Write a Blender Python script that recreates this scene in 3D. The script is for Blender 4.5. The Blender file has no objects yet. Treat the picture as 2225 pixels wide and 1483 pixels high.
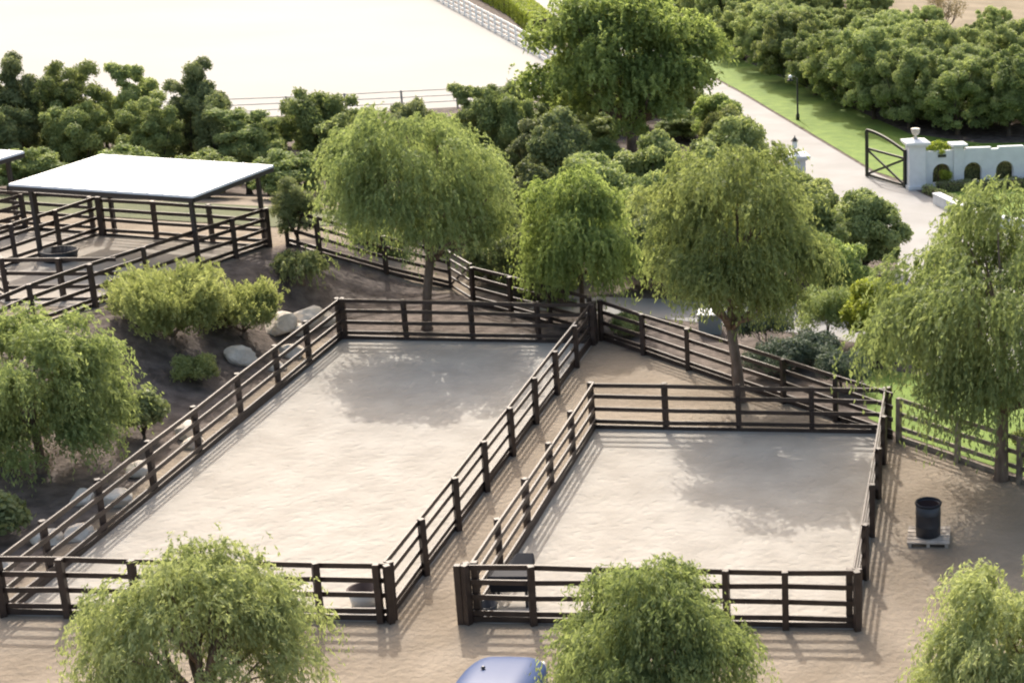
import bpy, bmesh, math, random
import numpy as np
from mathutils import Vector, Matrix

# ------------------------------------------------------------------ camera, light, exposure
S = bpy.context.scene
C = S.collection
R = math.radians
W, H = 2225.0, 1483.0
F, CX, PITCH, ROLL, YAW, CAMZ = 3677.926, 2163.018, 0.306594, 0.0214436, 0.0109956, 18.5183
cd = bpy.data.cameras.new('camera')
cam = bpy.data.objects.new('camera', cd); C.objects.link(cam)
cd.sensor_width = 36.0; cd.lens = 36.0 * F / W
cd.shift_x = -(CX - W / 2) / W
cd.clip_start = 0.5; cd.clip_end = 3000
fw = Vector((math.sin(YAW) * math.cos(PITCH), math.cos(YAW) * math.cos(PITCH), -math.sin(PITCH)))
rt = Vector((math.cos(YAW), -math.sin(YAW), 0)); up = rt.cross(fw)
rt2 = rt * math.cos(ROLL) + up * math.sin(ROLL); up2 = -rt * math.sin(ROLL) + up * math.cos(ROLL)
cam.matrix_world = Matrix(((rt2.x, up2.x, -fw.x, 0), (rt2.y, up2.y, -fw.y, 0), (rt2.z, up2.z, -fw.z, CAMZ), (0, 0, 0, 1)))
S.camera = cam

SUN_EL, SUN_AZ = 41.5, -20.0           # azimuth measured from +Y towards +X
world = bpy.data.worlds.new('World'); S.world = world; world.use_nodes = True
wt = world.node_tree; bg = wt.nodes['Background']
sky = wt.nodes.new('ShaderNodeTexSky'); sky.sky_type = 'NISHITA'; sky.sun_disc = False
sky.sun_elevation = R(SUN_EL); sky.sun_rotation = R(SUN_AZ); sky.air_density = 1.0; sky.dust_density = 5.0; sky.ozone_density = 0.3
wmx = wt.nodes.new('ShaderNodeMix'); wmx.data_type = 'RGBA'; wmx.blend_type = 'MULTIPLY'; wmx.inputs[0].default_value = 1.0
wmx.inputs[7].default_value = (1.03, 1.0, 0.93, 1)      # hazy, slightly warm sky
wt.links.new(sky.outputs[0], wmx.inputs[6]); wt.links.new(wmx.outputs[2], bg.inputs[0]); bg.inputs[1].default_value = 0.15
ld = bpy.data.lights.new('sun', 'SUN'); ld.energy = 2.05; ld.angle = R(0.5); ld.color = (1.0, 0.950, 0.880)
sun = bpy.data.objects.new('sun', ld); C.objects.link(sun)
sd = Vector((math.sin(R(SUN_AZ)) * math.cos(R(SUN_EL)), math.cos(R(SUN_AZ)) * math.cos(R(SUN_EL)), math.sin(R(SUN_EL))))
sun.rotation_euler = (-sd).to_track_quat('-Z', 'Y').to_euler(); sun.location = sd * 100
S.view_settings.view_transform = 'Standard'; S.view_settings.look = 'None'
S.view_settings.gamma = 1.0; S.view_settings.exposure = 1.30
S.cycles.filter_width = 2.1
S.cycles.max_bounces = 10; S.cycles.diffuse_bounces = 8; S.cycles.transparent_max_bounces = 8

# ------------------------------------------------------------------ helpers
def tag(o, label=None, cat=None, group=None, kind=None):
    if label: o['label'] = label
    if cat: o['category'] = cat
    if group: o['group'] = group
    if kind: o['kind'] = kind
    return o

def empty(name, loc=(0, 0, 0), rz=0.0):
    o = bpy.data.objects.new(name, None); C.objects.link(o)
    o.location = loc; o.rotation_euler = (0, 0, rz); o.empty_display_size = 0.3
    return o

def thing(name, label, cat, loc=(0, 0, 0), rz=0.0, group=None):
    return tag(empty(name, loc, rz), label, cat, group)

def link(name, me, mat, parent=None):
    if mat is not None and not me.materials: me.materials.append(mat)
    o = bpy.data.objects.new(name, me); C.objects.link(o)
    if parent is not None: o.parent = parent
    return o

def copy_tree(root, loc, rz, scale=None, label=None, group=None):
    r = root.copy(); C.objects.link(r); r.location = loc; r.rotation_euler = (0, 0, rz)
    if scale is not None: r.scale = scale
    if label: r['label'] = label
    if group: r['group'] = group
    for ch in list(root.children):
        c = ch.copy(); C.objects.link(c); c.parent = r
        for g in list(ch.children):
            d = g.copy(); C.objects.link(d); d.parent = c
    return r

class MB:
    """collects boxes, beams, tubes and lathes into one bmesh"""
    def __init__(self): self.bm = bmesh.new()
    def quadbox(self, corners):
        v = [self.bm.verts.new(c) for c in corners]
        for f in ((0, 3, 2, 1), (4, 5, 6, 7), (0, 1, 5, 4), (1, 2, 6, 5), (2, 3, 7, 6), (3, 0, 4, 7)):
            self.bm.faces.new([v[i] for i in f])
    def box(self, c, s, rz=0.0):
        cx, cy, cz = c; sx, sy, sz = s[0] / 2, s[1] / 2, s[2] / 2
        ca, sa = math.cos(rz), math.sin(rz); out = []
        for z in (-sz, sz):
            for x, y in ((-sx, -sy), (sx, -sy), (sx, sy), (-sx, sy)):
                out.append((cx + x * ca - y * sa, cy + x * sa + y * ca, cz + z))
        self.quadbox(out)
    def beam(self, a, b, wid, hgt):
        a = Vector(a); b = Vector(b); d = (b - a).normalized()
        side = d.cross(Vector((0, 0, 1)))
        if side.length < 1e-4: side = Vector((1, 0, 0))
        side.normalize(); u = side.cross(d).normalized()
        out = []
        for s2 in (-1, 1):
            for p, s1 in ((a, -1), (b, -1), (b, 1), (a, 1)):
                out.append(p + side * (s1 * wid / 2) + u * (s2 * hgt / 2))
        self.quadbox(out)
    def tube(self, pts, rad, n=8, cap=True):
        pts = [Vector(p) for p in pts]; rings = []
        if not hasattr(rad, '__len__'): rad = [rad] * len(pts)
        for i, p in enumerate(pts):
            d = (pts[min(i + 1, len(pts) - 1)] - pts[max(i - 1, 0)]).normalized()
            ref = Vector((0, 0, 1)) if abs(d.z) < 0.9 else Vector((1, 0, 0))
            a = d.cross(ref).normalized(); b = d.cross(a).normalized()
            rings.append([self.bm.verts.new(p + (a * math.cos(2 * math.pi * k / n) + b * math.sin(2 * math.pi * k / n)) * rad[i]) for k in range(n)])
        for r0, r1 in zip(rings, rings[1:]):
            for k in range(n):
                self.bm.faces.new((r0[k], r0[(k + 1) % n], r1[(k + 1) % n], r1[k]))
        if cap:
            self.bm.faces.new(list(reversed(rings[0]))); self.bm.faces.new(rings[-1])
    def lathe(self, prof, c=(0, 0, 0), n=28, closed=True):
        rings = []
        for r, z in prof:
            rings.append([self.bm.verts.new((c[0] + r * math.cos(2 * math.pi * k / n), c[1] + r * math.sin(2 * math.pi * k / n), c[2] + z)) for k in range(n)])
        for r0, r1 in zip(rings, rings[1:]):
            for k in range(n):
                self.bm.faces.new((r0[k], r0[(k + 1) % n], r1[(k + 1) % n], r1[k]))
        if closed:
            self.bm.faces.new(list(reversed(rings[0]))); self.bm.faces.new(rings[-1])
    def build(self, name, mat, parent=None, smooth=False, bevel=0.0):
        bmesh.ops.recalc_face_normals(self.bm, faces=self.bm.faces)
        if bevel:
            bmesh.ops.bevel(self.bm, geom=list(self.bm.edges), offset=bevel, segments=1, affect='EDGES', profile=0.5)
        me = bpy.data.meshes.new(name); self.bm.to_mesh(me); self.bm.free()
        if smooth: me.polygons.foreach_set('use_smooth', [True] * len(me.polygons))
        return link(name, me, mat, parent)

# ------------------------------------------------------------------ materials
def mat(name, col, rough=0.9, col2=None, scale=4.0, bump=0.0, bscale=30.0, metal=0.0, detail=6.0, stretch=None, coat=0.0, lo=0.35, hi=0.65, bdist=0.05):
    m = bpy.data.materials.new(name); m.use_nodes = True; t = m.node_tree; p = t.nodes['Principled BSDF']
    p.inputs['Base Color'].default_value = (*col, 1); p.inputs['Roughness'].default_value = rough; p.inputs['Metallic'].default_value = metal
    if coat: p.inputs['Coat Weight'].default_value = coat
    tc = t.nodes.new('ShaderNodeTexCoord'); src = tc.outputs['Object']
    if stretch:
        mp = t.nodes.new('ShaderNodeMapping'); mp.inputs['Scale'].default_value = stretch
        t.links.new(src, mp.inputs[0]); src = mp.outputs[0]
    if col2:
        n = t.nodes.new('ShaderNodeTexNoise'); n.inputs['Scale'].default_value = scale; n.inputs['Detail'].default_value = detail
        t.links.new(src, n.inputs['Vector'])
        r = t.nodes.new('ShaderNodeValToRGB'); r.color_ramp.elements[0].position = lo; r.color_ramp.elements[1].position = hi
        r.color_ramp.elements[0].color = (*col, 1); r.color_ramp.elements[1].color = (*col2, 1)
        t.links.new(n.outputs[0], r.inputs[0]); t.links.new(r.outputs[0], p.inputs['Base Color'])
    if bump:
        n2 = t.nodes.new('ShaderNodeTexNoise'); n2.inputs['Scale'].default_value = bscale; n2.inputs['Detail'].default_value = 5
        t.links.new(src, n2.inputs['Vector'])
        b = t.nodes.new('ShaderNodeBump'); b.inputs['Strength'].default_value = bump; b.inputs['Distance'].default_value = bdist
        t.links.new(n2.outputs[0], b.inputs['Height']); t.links.new(b.outputs[0], p.inputs['Normal'])
    return m

def leaf_mat(name, c0, c1, trans=0.35, tcol=(1.15, 1.15, 0.85), rough=0.6):
    m = bpy.data.materials.new(name); m.use_nodes = True; t = m.node_tree; N = t.nodes; L = t.links
    out = N['Material Output']; N.remove(N['Principled BSDF'])
    a = N.new('ShaderNodeAttribute'); a.attribute_name = 'tint'
    oi = N.new('ShaderNodeObjectInfo')
    mx = N.new('ShaderNodeMix'); mx.data_type = 'RGBA'; mx.inputs[6].default_value = (*c0, 1); mx.inputs[7].default_value = (*c1, 1)
    L.new(a.outputs['Fac'], mx.inputs[0])
    hs = N.new('ShaderNodeHueSaturation'); mr = N.new('ShaderNodeMapRange'); mr.inputs[3].default_value = 0.85; mr.inputs[4].default_value = 1.15
    mh = N.new('ShaderNodeMapRange'); mh.inputs[3].default_value = 0.497; mh.inputs[4].default_value = 0.511; ml = N.new('ShaderNodeMath'); ml.operation = 'FRACT'; mm = N.new('ShaderNodeMath'); mm.operation = 'MULTIPLY'; mm.inputs[1].default_value = 7.31
    L.new(oi.outputs['Random'], mm.inputs[0]); L.new(mm.outputs[0], ml.inputs[0]); L.new(ml.outputs[0], mh.inputs[0]); L.new(mh.outputs[0], hs.inputs['Hue'])
    L.new(oi.outputs['Random'], mr.inputs[0]); L.new(mr.outputs[0], hs.inputs['Value']); L.new(mx.outputs[2], hs.inputs['Color'])
    p = N.new('ShaderNodeBsdfPrincipled'); p.inputs['Roughness'].default_value = rough; p.inputs['Specular IOR Level'].default_value = 0.2
    L.new(hs.outputs[0], p.inputs['Base Color'])
    tr = N.new('ShaderNodeBsdfTranslucent'); mu = N.new('ShaderNodeMix'); mu.data_type = 'RGBA'; mu.blend_type = 'MULTIPLY'; mu.inputs[0].default_value = 1
    L.new(hs.outputs[0], mu.inputs[6]); mu.inputs[7].default_value = (*tcol, 1); L.new(mu.outputs[2], tr.inputs['Color'])
    ms = N.new('ShaderNodeMixShader'); ms.inputs[0].default_value = trans
    L.new(p.outputs[0], ms.inputs[1]); L.new(tr.outputs[0], ms.inputs[2]); L.new(ms.outputs[0], out.inputs['Surface'])
    return m

M = {}
M['sand'] = mat('paddock_sand', (0.278, 0.254, 0.219), 0.95, (0.335, 0.309, 0.270), 0.9, 0.32, 4.5, detail=10, bdist=0.10)
def hoof(m_, scale=3.2):
    t = m_.node_tree; b = [n for n in t.nodes if n.type == 'BUMP'][0]; p = t.nodes['Principled BSDF']
    tc = [n for n in t.nodes if n.type == 'TEX_COORD'][0]
    nz_ = t.nodes.new('ShaderNodeTexNoise'); nz_.inputs['Scale'].default_value = 2.0; t.links.new(tc.outputs['Object'], nz_.inputs['Vector'])
    va = t.nodes.new('ShaderNodeVectorMath'); va.operation = 'MULTIPLY_ADD'; va.inputs[1].default_value = (.5, .5, .5)
    t.links.new(nz_.outputs['Color'], va.inputs[0]); t.links.new(tc.outputs['Object'], va.inputs[2])
    v = t.nodes.new('ShaderNodeTexVoronoi'); v.feature = 'SMOOTH_F1'; v.inputs['Scale'].default_value = scale; t.links.new(va.outputs[0], v.inputs['Vector'])
    cr = t.nodes.new('ShaderNodeMapRange'); cr.inputs[1].default_value = .05; cr.inputs[2].default_value = .45; t.links.new(v.outputs['Distance'], cr.inputs[0])
    b2 = t.nodes.new('ShaderNodeBump'); b2.inputs['Strength'].default_value = .4; b2.inputs['Distance'].default_value = .05
    t.links.new(cr.outputs[0], b2.inputs['Height']); t.links.new(b.outputs[0], b2.inputs['Normal']); t.links.new(b2.outputs[0], p.inputs['Normal'])
hoof(M['sand'])
M['arena'] = mat('arena_sand', (0.270, 0.262, 0.243), 0.95, (0.295, 0.288, 0.270), 0.05, 0.1, 3)
M['corral_sand'] = mat('corral_sand', (0.24, 0.21, 0.175), 0.95, (0.31, 0.28, 0.24), 0.8, 0.4, 8)
M['concrete'] = mat('driveway_concrete', (0.215, 0.208, 0.198), 0.85, (0.255, 0.248, 0.238), 0.5, 0.1, 20)
M['lawn'] = mat('lawn_grass', (0.088, 0.150, 0.012), 0.9, (0.130, 0.200, 0.020), 1.2, 0.6, 30, detail=8)
M['wood'] = mat('dark_stained_wood', (0.023, 0.013, 0.009), 0.5, (0.048, 0.029, 0.022), 3.0, 0.3, 25, stretch=(1, 1, 1))
M['greywood'] = mat('weathered_wood', (0.12, 0.092, 0.068), 0.75, (0.26, 0.215, 0.165), 2.5, 0.4, 25)
M['bark'] = mat('bark', (0.10, 0.068, 0.048), 0.95, (0.20, 0.145, 0.11), 6.0, 0.8, 14, stretch=(1, 1, 0.3))
M['darkbark'] = mat('dark_bark', (0.05, 0.036, 0.026), 0.95, (0.10, 0.075, 0.055), 6.0, 0.8, 14, stretch=(1, 1, 0.3))
M['rock'] = mat('pale_stone', (0.50, 0.44, 0.36), 0.9, (0.68, 0.61, 0.52), 2.0, 0.6, 7)
M['white'] = mat('white_stucco', (0.62, 0.62, 0.62), 0.85, (0.68, 0.68, 0.68), 3.0, 0.15, 30)
M['roofwhite'] = mat('white_roof_metal', (0.80, 0.81, 0.84), 0.5, (0.84, 0.85, 0.87), 1.0)
M['steel'] = mat('dark_steel', (0.035, 0.028, 0.026), 0.5)
M['black'] = mat('black_metal', (0.015, 0.018, 0.012), 0.45)
M['plastic'] = mat('black_plastic', (0.018, 0.019, 0.024), 0.42, (0.026, 0.027, 0.033), 4)
M['plastic_in'] = mat('dark_liner', (0.035, 0.016, 0.014), 0.7)
M['greyplastic'] = mat('grey_plastic', (0.020, 0.021, 0.026), 0.75)
M['greyplastic'].node_tree.nodes['Principled BSDF'].inputs['Specular IOR Level'].default_value = 0.2
M['olivegrass'] = mat('olive_grass', (0.050, 0.062, 0.016), 0.9, (0.085, 0.095, 0.030), 0.8, 0.6, 20, detail=8)  # darker, duller olive than the other lawns, for the strip behind the corral
M['tubwhite'] = mat('white_tub_plastic', (0.60, 0.60, 0.58), 0.5)
M['slab'] = mat('pale_boards', (0.26, 0.22, 0.18), 0.9, (0.38, 0.33, 0.28), 3.0, 0.2, 20)
M['carblue'] = mat('blue_car_paint', (0.038, 0.066, 0.155), 0.42)
M['carblue'].node_tree.nodes['Principled BSDF'].inputs['Specular IOR Level'].default_value = 0.12
M['glass'] = mat('dark_glass', (0.02, 0.025, 0.03), 0.08)
M['tyre'] = mat('tyre_rubber', (0.02, 0.02, 0.02), 0.8)
M['chrome'] = mat('silver_metal', (0.6, 0.6, 0.62), 0.3, metal=0.9)
M['lampglass'] = mat('white_lamp_glass', (0.8, 0.8, 0.78), 0.2)
M['vinyl'] = mat('white_vinyl', (0.72, 0.71, 0.68), 0.5)
M['thinrail'] = mat('pale_pipe', (0.26, 0.25, 0.235), 0.5)
LW = leaf_mat('pepper_leaves', (0.185, 0.230, 0.090), (0.340, 0.385, 0.165), 0.50)
LWy = leaf_mat('pale_pepper_leaves', (0.240, 0.270, 0.115), (0.400, 0.420, 0.205), 0.48)
LB = leaf_mat('bright_leaves', (0.205, 0.262, 0.085), (0.360, 0.425, 0.155), 0.52)
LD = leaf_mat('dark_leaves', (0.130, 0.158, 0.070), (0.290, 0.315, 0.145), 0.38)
LH = leaf_mat('hedge_leaves', (0.200, 0.245, 0.095), (0.390, 0.430, 0.185), 0.44)
LG = leaf_mat('golden_leaves', (0.235, 0.265, 0.100), (0.410, 0.430, 0.190), 0.48)
LY = leaf_mat('lime_leaves', (0.220, 0.264, 0.033), (0.363, 0.396, 0.077), 0.46)
LBl = leaf_mat('bluish_leaves', (0.066, 0.094, 0.068), (0.143, 0.176, 0.127), 0.25)
LW2 = leaf_mat('light_pepper_leaves', (0.205, 0.255, 0.095), (0.370, 0.415, 0.170), 0.52)
LM = leaf_mat('mid_green_leaves', (0.155, 0.195, 0.072), (0.330, 0.370, 0.145), 0.42)
LT = leaf_mat('dry_twigs', (0.160, 0.120, 0.070), (0.260, 0.200, 0.120), 0.3)

# ------------------------------------------------------------------ terrain
def sst(t): 
    t = np.clip(t, 0, 1); return t * t * (3 - 2 * t)
def hz(x, y):
    x = np.asarray(x, float); y = np.asarray(y, float)
    top = -28.3 + 0.25 * (y - 54); top = np.minimum(top, -25.6)
    bot = -23.4 + np.clip((y - 59) / 4, 0, 1) * 3.0
    s = sst((bot - x) / (bot - top))
    amp = 2.0 * (0.35 + 0.65 * sst((y - 40) / 13)) * (1 - sst((y - 68) / 14))
    return amp * s * 1.0
def gz(x, y): return float(hz(x, y))

def grid_axis(a, b, fine, outs):
    core = list(np.arange(a, b + 1e-6, fine)); 
    return [a - o for o in reversed(outs)] + core + [b + o for o in outs]
outs = [3, 8, 16, 32, 70, 150, 300, 700]
GX = grid_axis(-62, 12, 1.0, outs); GY = grid_axis(22, 92, 1.0, outs)
def ground_mesh():
    X, Y = np.meshgrid(GX, GY); Z = hz(X, Y)
    rs = np.random.RandomState(3)
    nx, ny = len(GX), len(GY)
    v = np.stack([X, Y, Z], -1).reshape(-1, 3)
    i = np.arange(nx * ny).reshape(ny, nx)
    f = np.stack([i[:-1, :-1], i[:-1, 1:], i[1:, 1:], i[1:, :-1]], -1).reshape(-1, 4)
    me = bpy.data.meshes.new('ground'); me.from_pydata(v.tolist(), [], f.tolist())
    x, y = v[:, 0], v[:, 1]
    top = np.minimum(-28.3 + 0.25 * (y - 54), -25.6)
    soil = sst((-22.7 - x) / 0.8) * sst((x - top + 1.2) / 1.2) * (1 - sst((y - 63) / 2))
    soil = np.maximum(soil, sst((x + 24) / 1.5) * sst((-11.5 - x) / 2) * sst((y - 57.6) / 0.6) * (1 - sst((y - 62.5) / 1.5)))  # bank behind the big paddock
    soil = np.maximum(soil, sst((y - (57.6 - 0.86 * (x + 13.8)) ) / 1.2) * sst((x + 15) / 2) * 0.9)       # planting bed beyond the long fence
    soil = np.maximum(soil, sst((y - 74) / 3) * sst((-8 - x + (y - 74) * 0.0) / 3))                          # under the tree row
    soil = np.maximum(soil, sst((y - 93) / 3))
    tan = sst((y - (112 - 1.2 * np.minimum(x, 0))) / 6) * sst((x + 20) / 6)
    soil = soil * (1 - tan)
    a = me.attributes.new('soil', 'FLOAT', 'POINT'); a.data.foreach_set('value', soil.astype(np.float32))
    b = me.attributes.new('dry', 'FLOAT', 'POINT'); b.data.foreach_set('value', tan.astype(np.float32))
    me.polygons.foreach_set('use_smooth', [True] * len(me.polygons))
    return me
gm = bpy.data.materials.new('ground_dirt'); gm.use_nodes = True
t = gm.node_tree; N = t.nodes; L = t.links; P = N['Principled BSDF']; P.inputs['Roughness'].default_value = 0.95; P.inputs['Specular IOR Level'].default_value = 0.2
tc = N.new('ShaderNodeTexCoord')
def ramp(scale, c0, c1, lo=0.35, hi=0.65, det=8):
    n = N.new('ShaderNodeTexNoise'); n.inputs['Scale'].default_value = scale; n.inputs['Detail'].default_value = det; L.new(tc.outputs['Object'], n.inputs['Vector'])
    r = N.new('ShaderNodeValToRGB'); r.color_ramp.elements[0].position = lo; r.color_ramp.elements[1].position = hi
    r.color_ramp.elements[0].color = (*c0, 1); r.color_ramp.elements[1].color = (*c1, 1); L.new(n.outputs[0], r.inputs[0]); return r.outputs[0], n.outputs[0]
dirt, _ = ramp(0.45, (0.178, 0.144, 0.107), (0.250, 0.208, 0.160))
mul, _ = ramp(2.2, (0.070, 0.056, 0.048), (0.145, 0.118, 0.102))
dry, _ = ramp(0.3, (0.16, 0.13, 0.085), (0.22, 0.18, 0.125))
at = N.new('ShaderNodeAttribute'); at.attribute_name = 'soil'; ad = N.new('ShaderNodeAttribute'); ad.attribute_name = 'dry'
_, nz = ramp(1.6, (0, 0, 0), (1, 1, 1))
md = N.new('ShaderNodeMath'); md.operation = 'ADD'; L.new(at.outputs['Fac'], md.inputs[0])
m2 = N.new('ShaderNodeMath'); m2.operation = 'MULTIPLY_ADD'; m2.inputs[1].default_value = 0.9; m2.inputs[2].default_value = -0.45; L.new(nz, m2.inputs[0]); L.new(m2.outputs[0], md.inputs[1])
mr = N.new('ShaderNodeMapRange'); mr.inputs[1].default_value = 0.35; mr.inputs[2].default_value = 0.65; L.new(md.outputs[0], mr.inputs[0])
x1 = N.new('ShaderNodeMix'); x1.data_type = 'RGBA'; L.new(mr.outputs[0], x1.inputs[0]); L.new(dirt, x1.inputs[6]); L.new(mul, x1.inputs[7])
x2 = N.new('ShaderNodeMix'); x2.data_type = 'RGBA'; L.new(ad.outputs['Fac'], x2.inputs[0]); L.new(x1.outputs[2], x2.inputs[6]); L.new(dry, x2.inputs[7])
L.new(x2.outputs[2], P.inputs['Base Color'])
_, nb = ramp(5.0, (0, 0, 0), (1, 1, 1)); bp = N.new('ShaderNodeBump'); bp.inputs['Strength'].default_value = 0.7; bp.inputs['Distance'].default_value = 0.12
L.new(nb, bp.inputs['Height']); L.new(bp.outputs[0], P.inputs['Normal'])
tag(link('ground', ground_mesh(), gm), kind='structure')

def sheet(name, poly, m, dz, conform=False, label=None):
    bm = bmesh.new()
    vs = [bm.verts.new((x, y, 0)) for x, y in poly]; f = bm.faces.new(vs)
    if conform:
        xs = [p[0] for p in poly]; ys = [p[1] for p in poly]
        bmesh.ops.triangulate(bm, faces=[f])
        for g, ax in ((GX, 0), (GY, 1)):
            lo, hi = (min(xs), max(xs)) if ax == 0 else (min(ys), max(ys))
            for c in g:
                if lo < c < hi:
                    co = (c, 0, 0) if ax == 0 else (0, c, 0); no = (1, 0, 0) if ax == 0 else (0, 1, 0)
                    bmesh.ops.bisect_plane(bm, geom=list(bm.verts) + list(bm.edges) + list(bm.faces), plane_co=co, plane_no=no)
        for v in bm.verts: v.co.z = gz(v.co.x, v.co.y)
    for v in bm.verts: v.co.z += dz
    bmesh.ops.recalc_face_normals(bm, faces=bm.faces)
    bm.normal_update()
    for fc in bm.faces:
        if fc.normal.z < 0: fc.normal_flip()
    me = bpy.data.meshes.new(name); bm.to_mesh(me); bm.free()
    return tag(link(name, me, m), kind='structure')

XA0, XA1, YF, YAB = -22.64, -13.60, 35.85, 57.45
XB0, XB1, YBB = -11.80, -2.70, 48.95
def wob(poly, amp, step, seed):
    rs = random.Random(seed); out = []
    n = len(poly)
    for i in range(n):
        a = Vector(poly[i]); b = Vector(poly[(i + 1) % n]); k = max(1, int((b - a).length / step))
        for j in range(k):
            p = a.lerp(b, j / k); out.append((p.x + rs.uniform(-amp, amp), p.y + rs.uniform(-amp, amp)))
    return out
sheet('sand_footing', wob([(XA0 + .06, YF + .05), (XA1 - .06, YF + .05), (XA1 - .06, YAB - .05), (XA0 + .06, YAB - .05)], .03, .6, 1), M['sand'], 0.010)
sheet('sand_footing', wob([(XB0 + .06, YF + .05), (XB1 - .06, YF + .05), (XB1 - .06, YBB - .05), (XB0 + .06, YBB - .05)], .03, .6, 2), M['sand'], 0.012)
sheet('riding_arena', [(-28.6, 108.6), (-29.8, 105.7), (-44.3, 99.2), (-75, 85.5), (-120, 80), (-170, 110), (-140, 260), (-90, 236), (-51.4, 161.6), (-37.4, 135), (-29, 119)], M['arena'], 0.012)
sheet('driveway', [(-43.6, 163), (-20, 111), (-15.2, 100.7), (-8.6, 84), (-4.9, 77), (-3.4, 70), (-3.6, 66), (-4.2, 62.6), (-16.5, 63.4), (-17, 61.4), (-12, 60.6), (-6, 58.9), (0, 55.5), (8, 51), (14, 58), (12, 70), (3.2, 74.2), (-0.2, 76.8), (-1.9, 80.6), (-3.3, 83.4), (-5.7, 87.5), (-16.2, 112.3), (-39.6, 163.8), (-78, 248), (-84, 248)], M['concrete'], 0.014)
sheet('lawn', [(-16.0, 112.4), (-5.5, 87.6), (-3.1, 84.4), (9, 87.6), (30, 93), (30, 100), (9, 97.5), (0, 96), (-4.2, 98.5), (-18, 127), (-36, 166), (-39.2, 164)], M['lawn'], 0.022)
sheet('lawn', [(-2.9, 83.2), (-1.5, 80.9), (0.3, 77.2), (3.6, 74.6), (12.5, 70.4), (16, 80), (12, 87.4)], M['lawn'], 0.022)
sheet('lawn', [(-3.4, 50.2), (-2.4, 48.9), (1.6, 45.4), (7, 40.8), (9, 44), (5, 50.4), (0.2, 53.6), (-4, 55.4)], M['lawn'], 0.016)
sheet('lawn', [(-60, 70.5), (-46, 68.5), (-34, 66.4), (-28, 65.4), (-25, 66), (-24, 68), (-33, 69.5), (-46, 72), (-60, 74)], M['olivegrass'], 0.03, True)
sheet('corral_sand', [(-60, 57), (-35.2, 56.5), (-32.4, 54.3), (-29.3, 54.0), (-27.0, 62.3), (-33.9, 63.6), (-58, 67)], M['corral_sand'], 0.02, True)

# ------------------------------------------------------------------ fences
def fence_run(parent, pts, h=1.5, rails=(1.42, 1.05, 0.65, 0.25), kick=0.07, off=0.0, bay=None, post=0.15, m='wood', stops=None, ends=True, rw=0.13, rt_=0.045, terrain=False, seed=0, lean=0.012):
    """one straight run of posts and boards; pts are two ends, stops are distances of the posts"""
    rs = random.Random(seed)
    a = Vector((pts[0][0], pts[0][1], 0)); b = Vector((pts[1][0], pts[1][1], 0)); L_ = (b - a).length; d = (b - a) / L_
    side = Vector((-d.y, d.x, 0))
    if stops is None:
        n = max(1, round(L_ / bay)); stops = [L_ * i / n for i in range(n + 1)]
    use = stops if ends is True else [s for s in stops if (s > 1e-3 or ends != 'nofirst') and (s < L_ - 1e-3 or ends != 'nolast') and not (ends is False and (s < 1e-3 or s > L_ - 1e-3))]
    ang = math.atan2(d.y, d.x)
    for s in use:
        p = a + d * s; z = gz(p.x, p.y) if terrain else 0.0
        mb = MB(); l = rs.uniform(-lean, lean); l2 = rs.uniform(-lean, lean)
        hh = h + rs.uniform(-.015, .015)
        mb.beam((p.x, p.y, z - 0.15), (p.x + l * hh, p.y + l2 * hh, z + hh), post, post)
        # square cap
        mb.bm.verts.ensure_lookup_table()
        mb.build('post', M[m], parent, bevel=0.008)
    cuts = [0.0] + [s for s in stops if 1e-3 < s < L_ - 1e-3] + [L_]
    if not terrain: segs = [(0.0, L_)]
    else: segs = list(zip(cuts, cuts[1:]))
    levels = [(z_, rw, 'rail') for z_ in rails] + ([(kick, 0.16, 'kickboard')] if kick is not None else [])
    for zz, w_, nm in levels:
        mb = MB(); prev = None
        js = [rs.uniform(-.02, .02) for _ in range(len(cuts))]
        for k, (s0, s1) in enumerate(zip(cuts, cuts[1:])):
            p = a + d * s0 + side * off; q = a + d * s1 + side * off
            z0 = gz(p.x, p.y) if terrain else 0; z1 = gz(q.x, q.y) if terrain else 0
            mb.beam((p.x + d.x * .003, p.y + d.y * .003, z0 + zz + js[k]), (q.x - d.x * .003, q.y - d.y * .003, z1 + zz + js[k + 1]), rt_, w_)
        mb.build(nm, M[m], parent)

fa = thing('paddock_fence', 'dark brown board fence around the long sand paddock at the middle left', 'fence')
fence_run(fa, ((XA0, YF), (XA1, YF)), off=0.10, stops=[0, 1.52, 3.15, 4.7, 5.95, 7.4, 9.04], seed=1)
fence_run(fa, ((XA1, YF + .16), (XA1, YAB)), off=0.10, stops=[0, 2.42, 5.13, 7.8, 10.5, 13.2, 15.9, 18.7, 21.44], seed=2)
fence_run(fa, ((XA0, YAB), (XA1 - .1, YAB)), off=-0.10, stops=[0.0, 2.35, 4.7, 7.05, 8.9], ends='nofirst', seed=3)
fence_run(fa, ((XA0, YF + .16), (XA0, YAB)), off=-0.10, stops=[0, 2.0, 4.6, 7.4, 10.2, 13.1, 16.0, 18.6, 21.44], seed=4)
for x, y in ((XA1 - .24, YF), (XA1 - .02, YAB + .18), (XA0 + .2, YAB + .02), (XA1 + .0, YAB - .24)):
    mb = MB(); mb.beam((x, y, -.1), (x, y, 1.5), .15, .15); mb.build('post', M['wood'], fa, bevel=.008)
fb = thing('paddock_fence', 'dark brown board fence around the shorter sand paddock at the right', 'fence')
fence_run(fb, ((XB0, YF), (XB1, YF)), off=0.10, stops=[0, 1.52, 3.05, 4.55, 6.05, 7.42, 9.10], seed=5)
fence_run(fb, ((XB1, YF + .16), (XB1, YBB)), off=0.10, bay=2.62, seed=6)
fence_run(fb, ((XB0, YBB), (XB1 - .1, YBB)), off=-0.10, bay=2.26, ends='nofirst', seed=7)
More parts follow.
